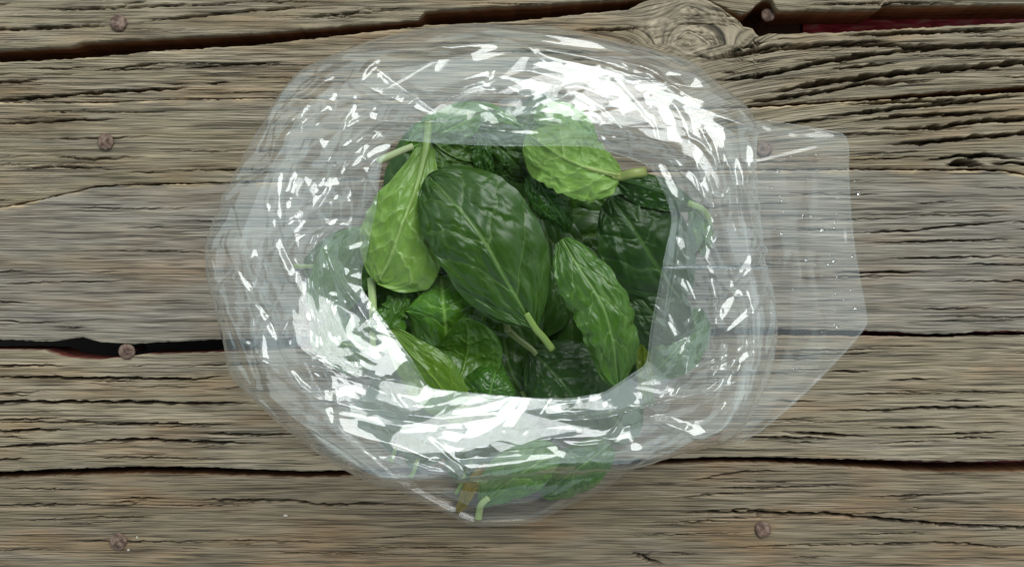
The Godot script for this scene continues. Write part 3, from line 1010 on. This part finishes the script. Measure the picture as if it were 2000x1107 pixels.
func creases() -> Array:
	# sharp folds of the film: [height in mm, half width, points]
	var list := [
		[1.6, 12.0, [[649, 107], [860, 106], [980, 86]]], [1.6, 12.0, [[993, 86], [1152, 120], [1191, 125]]], [1.4, 11.0, [[925, 55], [1080, 76], [1250, 96]]],
		[1.8, 18.0, [[671, 149], [736, 182], [880, 242]]], [-1.2, 10.0, [[717, 120], [820, 194], [918, 266]]], [1.3, 14.0, [[837, 182], [957, 146]]],
		[1.4, 14.0, [[957, 159], [1055, 208]]], [1.5, 14.0, [[909, 257], [1032, 231]]], [1.4, 10.0, [[1120, 211], [1217, 286]]], [-1.4, 12.0, [[780, 262], [930, 240], [1080, 262], [1240, 268]]],
		[2.2, 16.0, [[1387, 221], [1452, 253], [1490, 262]]], [2.0, 12.0, [[1445, 304], [1445, 362], [1478, 480]]], [1.6, 9.0, [[1467, 268], [1467, 351]]],
		[-1.4, 10.0, [[1384, 304], [1394, 369], [1391, 480]]], [1.2, 10.0, [[1272, 297], [1351, 333]]], [1.6, 8.0, [[1395, 560], [1395, 640], [1393, 707]]], [1.5, 8.0, [[1460, 560], [1467, 650], [1467, 763]]],
		[2.4, 12.0, [[1441, 748], [1320, 780], [1180, 820], [1062, 824]]], [1.6, 10.0, [[1233, 805], [1402, 863]]], [-1.2, 9.0, [[1350, 600], [1340, 740]]], [1.4, 10.0, [[1330, 395], [1322, 520], [1300, 640]]],
		[2.4, 18.0, [[591, 814], [749, 865], [897, 917]]], [2.0, 14.0, [[860, 907], [898, 919], [1107, 910]]], [1.6, 14.0, [[894, 879], [1040, 864], [1169, 852]]], [-1.4, 10.0, [[1062, 810], [1183, 797]]],
		[1.6, 14.0, [[520, 712], [640, 718], [760, 752]]], [1.5, 12.0, [[560, 760], [700, 800], [860, 820], [1010, 800]]], [1.4, 10.0, [[480, 742], [560, 800], [680, 872], [760, 930]]],
		[1.8, 9.0, [[580, 308], [559, 383], [563, 466]]], [2.0, 9.0, [[634, 420], [605, 500], [609, 570], [634, 699]]], [2.0, 9.0, [[638, 487], [650, 533], [738, 658]]], [1.4, 8.0, [[613, 558], [663, 666]]],
		[1.5, 9.0, [[650, 362], [613, 425]]], [1.6, 10.0, [[559, 620], [542, 674]]], [1.6, 9.0, [[459, 524], [438, 566]]], [-1.4, 10.0, [[480, 500], [496, 591], [559, 703]]], [1.5, 10.0, [[540, 330], [520, 400], [530, 452]]],
		[1.6, 12.0, [[520, 230], [600, 190], [660, 140]]], [1.4, 10.0, [[600, 250], [640, 200], [700, 190]]], [-1.4, 10.0, [[690, 400], [680, 320], [760, 240]]], [1.3, 9.0, [[1290, 700], [1330, 690], [1300, 740]]],
	]
	for k in 120:
		# many shorter ones between
		var a := rng.randf() * TAU
		var r := rng.randf_range(330.0, 520.0)
		var px := 985.0 + cos(a) * r * 1.1
		var py := 510.0 + sin(a) * r * 0.85
		var d := a + PI / 2.0 + rng.randf_range(-0.7, 0.7)
		var ln := rng.randf_range(25.0, 90.0)
		list.append([rng.randf_range(0.6, 1.5) * (1.0 if rng.randf() < 0.6 else -1.0), rng.randf_range(5.0, 10.0), [[px - cos(d) * ln, py - sin(d) * ln], [px, py], [px + cos(d + 0.2) * ln, py + sin(d + 0.2) * ln]]])
	for c in list:
		var box := Rect2(c[2][0][0], c[2][0][1], 0, 0)
		for p in c[2]:
			box = box.expand(Vector2(p[0], p[1]))
		c.append(box.grow(c[1] * 1.7))
	return list


func crease_push(list: Array, p: Vector2) -> float:
	var sum := 0.0
	for c in list:
		var box: Rect2 = c[3]
		if not box.has_point(p):
			continue
		var pts: Array = c[2]
		var best := 1e9
		var side := 1.0
		var run := 0.0
		for i in pts.size() - 1:
			var a := Vector2(pts[i][0], pts[i][1])
			var b := Vector2(pts[i + 1][0], pts[i + 1][1])
			var e := b - a
			var t := clampf((p - a).dot(e) / e.length_squared(), 0.0, 1.0)
			var d := p.distance_to(a + e * t)
			if d < best:
				best = d
				side = signf(e.cross(p - a))
				run = (i + t) / (pts.size() - 1.0)
		var w: float = c[1] * (0.75 if side > 0 else 1.6)
		if best < w:
			sum += 1.35 * c[0] * (1.0 - best / w) * sin(PI * clampf(run, 0.04, 0.96))
	return sum


func film_ring(prof: Callable, nu: int, nv: int, amp: Callable, sd: int, faces_from := 2.0, folds := []) -> ArrayMesh:
	var spread := [[0.0, 0.0], [0.04, 0.125], [0.18, 0.25], [0.31, 0.375], [0.40, 0.5], [0.57, 0.625], [0.74, 0.75], [0.88, 0.875], [1.0, 1.0]]
	var base := PackedVector3Array()
	base.resize(nu * nv)
	for i in nu:
		var a := TAU * i / nu
		var pts: Array = (prof as Callable).call(a)
		for j in nv:
			base[i * nv + j] = spline(pts, lerp_pts(spread, j / float(nv - 1)) if pts.size() == 9 else j / float(nv - 1))
	var shift := at(985, 560, 0.0)
	var pos := PackedVector3Array()
	pos.resize(nu * nv)
	for i in nu:
		# two ways round, each without a step where it is used
		var a := TAU * i / nu
		var b := wrapf(a - 0.9, -PI, PI)
		var along := b * 0.105
		var along2 := wrapf(b + PI, -PI, PI) * 0.105 + 0.9
		var share := smoothstep(PI / 2.0 - 0.12, PI / 2.0 + 0.12, absf(b))
		var across := 0.0
		for j in nv:
			var k := i * nv + j
			var p := base[k]
			if j > 0:
				across += p.distance_to(base[k - 1])
			var du := base[((i + 1) % nu) * nv + j] - base[((i + nu - 1) % nu) * nv + j]
			var dv := base[i * nv + mini(j + 1, nv - 1)] - base[i * nv + maxi(j - 1, 0)]
			var n := dv.cross(du).normalized()
			var m := 0.0
			if share < 1.0:
				m += (1.0 - share) * crumple(p, along, across, sd)
			if share > 0.0:
				m += share * crumple(p, along2, across, sd)
			m *= amp.call(j / float(nv - 1), a)
			if folds.size() and j > nv * 0.38:
				var w := p + shift
				var f := K * (cam_h - w.y) / cam_h
				m += crease_push(folds, Vector2(w.x / f + 1000.0, w.z / f + 553.5))
			pos[k] = p + n * 0.001 * m
	var m := grid_mesh(pos, PackedVector2Array(), PackedColorArray(), nu, nv, false, true)
	if faces_from > 1.0:
		return m
	# the film's other face, a tenth of a millimetre behind the first
	var arr := m.surface_get_arrays(0)
	var normals: PackedVector3Array = arr[Mesh.ARRAY_NORMAL]
	var placed: PackedVector3Array = arr[Mesh.ARRAY_VERTEX]
	var j0 := int(faces_from * (nv - 1))
	var nb := nv - j0
	var back := PackedVector3Array()
	back.resize(nu * nb)
	for i in nu:
		for j in nb:
			back[i * nb + j] = placed[i * nv + j0 + j] - normals[i * nv + j0 + j] * 0.00012
	var st := SurfaceTool.new()
	st.append_from(m, 0, Transform3D())
	st.append_from(grid_mesh(back, PackedVector2Array(), PackedColorArray(), nu, nb, false, true), 0, Transform3D())
	return st.commit()


func build_bag() -> void:
	var c := Vector2(985, 520)
	var mouth := to_v2([[770, 275], [830, 282], [940, 284], [1060, 284], [1150, 286], [1200, 300], [1265, 322], [1284, 345], [1300, 385], [1312, 425], [1295, 520], [1272, 640], [1264, 712], [1180, 768], [1110, 780], [1010, 774], [915, 765], [838, 757], [770, 655], [708, 565], [706, 540], [735, 400], [745, 318]])
	var outer := to_v2([[905, 46], [1000, 49], [1080, 50], [1190, 78], [1330, 108], [1365, 125], [1410, 165], [1470, 210], [1484, 260], [1484, 400], [1500, 500], [1520, 600], [1525, 650], [1512, 720], [1480, 800], [1440, 860], [1350, 885], [1235, 918], [1060, 922], [920, 938], [790, 953], [730, 948], [620, 890], [560, 842], [520, 800], [455, 732], [450, 700], [432, 620], [415, 560], [401, 480], [415, 430], [445, 370], [470, 300], [520, 210], [590, 140], [640, 115], [730, 80], [830, 55]])
	var foot := to_v2([[1420, 560], [1380, 720], [1300, 860], [1180, 955], [1040, 1028], [925, 1033], [780, 955], [660, 850], [580, 700], [575, 560], [600, 400], [700, 250], [850, 170], [1050, 150], [1250, 200], [1380, 350]])
	var bag := thing("plastic_bag", "crumpled clear plastic bag, open at the top, full of spinach leaves", "plastic bag", at(985, 560, 0.0))
	var o := bag.position
	var point := func(a: float, r: float, h: float) -> Vector3:
		return at(c.x + cos(a) * r, c.y + sin(a) * r, h) - o
	# how far out the crest of the rim lies: near the mouth at the far side, near the outside at the near side
	var crest := func(a: float) -> float:
		return 0.48 + 0.24 * sin(a)
	# the rim as measured at an angle: [mouth radius, outer radius, crest share, crest height, shoulder share, shoulder height]
	var rim := func(a: float) -> Array:
		var rm := soft_radius(mouth, c, a)
		var ro := soft_radius(outer, c, a)
		var k: float = (crest as Callable).call(a)
		var wide := (ro - rm) * K * 0.83
		var near := maxf(0.0, cos(a - 2.05))
		var hc := clampf(0.066 + k * wide * lerpf(0.30, 0.46, near), 0.073, 0.089)
		var so := lerpf(k, 1.0, 0.72)
		var hs := hc - (so - k) * wide * lerpf(0.20, 0.40, pow(0.5 + 0.5 * sin(a), 1.6))
		return [rm, ro, k, hc, so, hs]
	var prof := func(a: float) -> Array:
		var m: Array = (rim as Callable).call(a)
		var rm: float = m[0]
		var ro: float = m[1]
		var rf := soft_radius(foot, c, a)
		var low: float = minf(m[5] - 0.012, 0.056 - 0.010 * sin(a))
		return [point.call(a, rf * 0.55, 0.0032), point.call(a, rf * 0.97, 0.0034), point.call(a, lerpf(rf, ro, 0.35), 0.022), point.call(a, lerpf(rf, ro, 0.8), low - 0.013), point.call(a, ro, low), point.call(a, lerpf(rm, ro, m[4]), m[5]), point.call(a, lerpf(rm, ro, m[2]), m[3]), point.call(a, lerpf(rm, ro, m[2] * 0.5), lerpf(0.066, m[3], 0.5) + 0.0006), point.call(a, rm, 0.066)]
	var amp := func(t: float, a: float) -> float:
		var taut := 1.0 - 0.45 * maxf(0.0, sin(a + 0.25)) - 0.3 * maxf(0.0, cos(a + 0.9)) + 0.45 * maxf(0.0, -cos(a)) + 0.2 * maxf(0.0, cos(a - 0.1))
		return taut * smoothstep(0.08, 0.26, t) * (0.55 + 0.45 * smoothstep(1.0, 0.85, t)) * (1.0 - 0.4 * smoothstep(0.05, 0.0, absf(t - 0.4)))
	var wall := film_ring(prof, 960, 200, amp, 3, 0.38, creases())
	obj("bag_wall", wall, film_mat, bag)
	# the cut edge of the mouth, a hair thicker than the film
	var placed: PackedVector3Array = wall.surface_get_arrays(0)[Mesh.ARRAY_VERTEX]
	var lip := PackedVector3Array()
	for i in 960:
		var p := placed[i * 200 + 199]
		var d := placed[((i + 3) % 960) * 200 + 199] - placed[((i + 957) % 960) * 200 + 199]
		var side := d.cross(Vector3.UP).normalized()
		for q in 7:
			lip.append(p + (side * cos(TAU * q / 6.0) + Vector3.UP * sin(TAU * q / 6.0)) * 0.00022)
	obj("mouth_edge", grid_mesh(lip, PackedVector2Array(), PackedColorArray(), 960, 7, false, true), film_mat, bag)
	# the second thickness of film folded back inside the rim
	var prof2 := func(a: float) -> Array:
		var m: Array = (rim as Callable).call(a)
		var rm: float = m[0]
		var ro: float = m[1]
		return [point.call(a, lerpf(rm, ro, lerpf(m[2], m[4], 0.9)), m[5] - 0.008), point.call(a, lerpf(rm, ro, lerpf(m[2], m[4], 0.5)), lerpf(m[3], m[5], 0.5) - 0.007), point.call(a, lerpf(rm, ro, m[2] - 0.03), m[3] - 0.007), point.call(a, lerpf(rm, ro, m[2] * 0.5), lerpf(0.0625, m[3] - 0.006, 0.5)), point.call(a, lerpf(rm, ro, 0.02), 0.0625)]
	var amp2 := func(t: float, a: float) -> float:
		return (0.9 - 0.35 * maxf(0.0, sin(a + 0.25)) + 0.4 * maxf(0.0, -cos(a))) * (0.4 + 0.6 * smoothstep(1.0, 0.85, t))
	obj("inner_fold", film_ring(prof2, 800, 90, amp2, 11, 0.0), film_mat, bag)
	build_flap(bag)
	build_drops(bag)


func build_flap(bag: Node3D) -> void:
	# the flat corner of the bag that stands out at the right: two sheets joined along a fold
	var left := [[100.0 - 100.0, 1440.0], [1.0, 1430.0]]
	var lp := [Vector3(1440, 224, 0), Vector3(1448, 320, 0), Vector3(1455, 450, 0), Vector3(1470, 600, 0), Vector3(1460, 720, 0), Vector3(1405, 862, 0)]
	var rp := [Vector3(1500, 236, 0), Vector3(1622, 256, 0), Vector3(1656, 274, 0), Vector3(1659, 340, 0), Vector3(1666, 450, 0), Vector3(1680, 540, 0), Vector3(1693, 612, 0), Vector3(1690, 640, 0), Vector3(1640, 700, 0), Vector3(1560, 780, 0), Vector3(1490, 838, 0), Vector3(1440, 868, 0)]
	var nu := 150
	var nv := 120
	var pos := PackedVector3Array()
	pos.resize(nu * nv)
	for i in nu:
		var v := i / float(nu - 1)
		var l := spline(lp, v)
		var r := spline(rp, v)
		for j in nv:
			var s := 2.0 * j / float(nv - 1)
			var top := s < 1.0
			var u := s if top else 2.0 - s
			u = 1.0 - pow(1.0 - u, 1.35)
			var px := lerpf(l.x, r.x, u)
			var py := lerpf(l.y, r.y, u)
			var h := lerpf(50.0, 38.0, u) + 2.5 * sin(u * 3.0) * (1.0 if top else 0.0)
			# crease from the inner corner to the outer corner near the top edge
			var line := lerpf(318.0, 276.0, clampf((px - 1480.0) / 176.0, 0.0, 1.0))
			h += 0.9 * maxf(0.0, 1.0 - absf(line - py) / 6.0) * (1.0 if top else 0.0)
			h += 1.0 * u * n_fold2.get_noise_2d(py * 0.006, 4.0)
			h += 0.03 * maxf(0.0, line - py) * (1.0 if top else 0.4)
			var gap := 6.0 * sqrt(maxf(0.0, 1.0 - u)) * (0.3 + u)
			if not top:
				h -= gap
			var nz := n_fold.get_noise_3d(px * 0.006, py * 0.003, 2.0 if top else 9.0)
			var fx := facet(px / 90.0, py / 160.0, 5 if top else 8)
			h += (1.2 * nz + 2.2 * (fx - 0.5) + 0.5 * absf(n_fold2.get_noise_2d(px * 0.014, py * 0.003)) + 0.28 * facet(px / 26.0 + py / 300.0, py / 130.0, 21 if top else 28)) * (1.0 - 0.6 * u)
			pos[i * nv + j] = at(px, py, h * 0.001) - bag.position
	var lip := PackedVector3Array()
	for i in nu:
		var p := pos[i * nv + nv / 2]
		var d := pos[mini(i + 1, nu - 1) * nv + nv / 2] - pos[maxi(i - 1, 0) * nv + nv / 2]
		var side := d.cross(Vector3.UP).normalized()
		for q in 7:
			lip.append(p + (side * cos(TAU * q / 6.0) + Vector3.UP * sin(TAU * q / 6.0)) * 0.0003)
	obj("flap_edge", grid_mesh(lip, PackedVector2Array(), PackedColorArray(), nu, 7), film_mat, bag)
	obj("corner_flap", grid_mesh(pos, PackedVector2Array(), PackedColorArray(), nu, nv), film_mat, bag)


func build_drops(bag: Node3D) -> void:
	# beads of water on the film
	var st := SurfaceTool.new()
	st.begin(Mesh.PRIMITIVE_TRIANGLES)
	var ball := SphereMesh.new()
	ball.radius = 1.0
	ball.height = 2.0
	ball.radial_segments = 10
	ball.rings = 6
	var spots := []
	for k in 70:
		spots.append([rng.randf_range(1500, 1680), rng.randf_range(300, 720), 0.0445])
	for k in spots.size():
		var s: Array = spots[k]
		if s[1] > 640.0 and s[0] > 1620.0:
			continue
		var r := rng.randf_range(0.0002, 0.0007) * (1.5 if rng.randf() < 0.15 else 1.0)
		var p := at(s[0], s[1], s[2]) - bag.position
		st.append_from(ball, 0, Transform3D(Basis.from_scale(Vector3(r, r * 0.6, r)), p))
	var d := obj("water_drops", st.commit(), drop_mat, bag)
	d.set_meta("kind", "stuff")


func build_crumbs() -> void:
	var white := StandardMaterial3D.new()
	white.resource_name = "pale crumb"
	white.albedo_color = Color(0.66, 0.63, 0.58)
	white.roughness = 0.7
	var labels := ["larger white crumb on the bottom plank left of the bag's lowest corner", "tiny white crumb right of the rusty nail at the bottom left", "white crumb just below and right of the rusty nail at the bottom left"]
	var spots := [[556.0, 1008.0, 4.4, 2.4], [265.0, 1051.0, 1.5, 2.8], [248.0, 1075.0, 2.4, 2.2]]
	for k in 3:
		var s: Array = spots[k]
		var pos := PackedVector3Array()
		var nu := 14
		var nv := 9
		for i in nu:
			for j in nv:
				var a := TAU * i / nu
				var b := PI * j / (nv - 1.0)
				var d := Vector3(cos(a) * sin(b), cos(b), sin(a) * sin(b))
				var r := 1.0 + 0.45 * n_grain.get_noise_3d(d.x * 1.3 + k * 5.0, d.y * 1.3, d.z * 1.3)
				pos.append(Vector3(d.x * s[2] * K, d.y * 2.2 * K, d.z * s[3] * K) * r)
		var o := obj(numbered("crumb"), grid_mesh(pos, PackedVector2Array(), PackedColorArray(), nu, nv, false, true), white, self)
		var b2 := at(s[0], s[1], 0.0)
		o.position = Vector3(b2.x, -0.0009, b2.z)
		o.set_meta("label", labels[k])
		o.set_meta("category", "crumb")
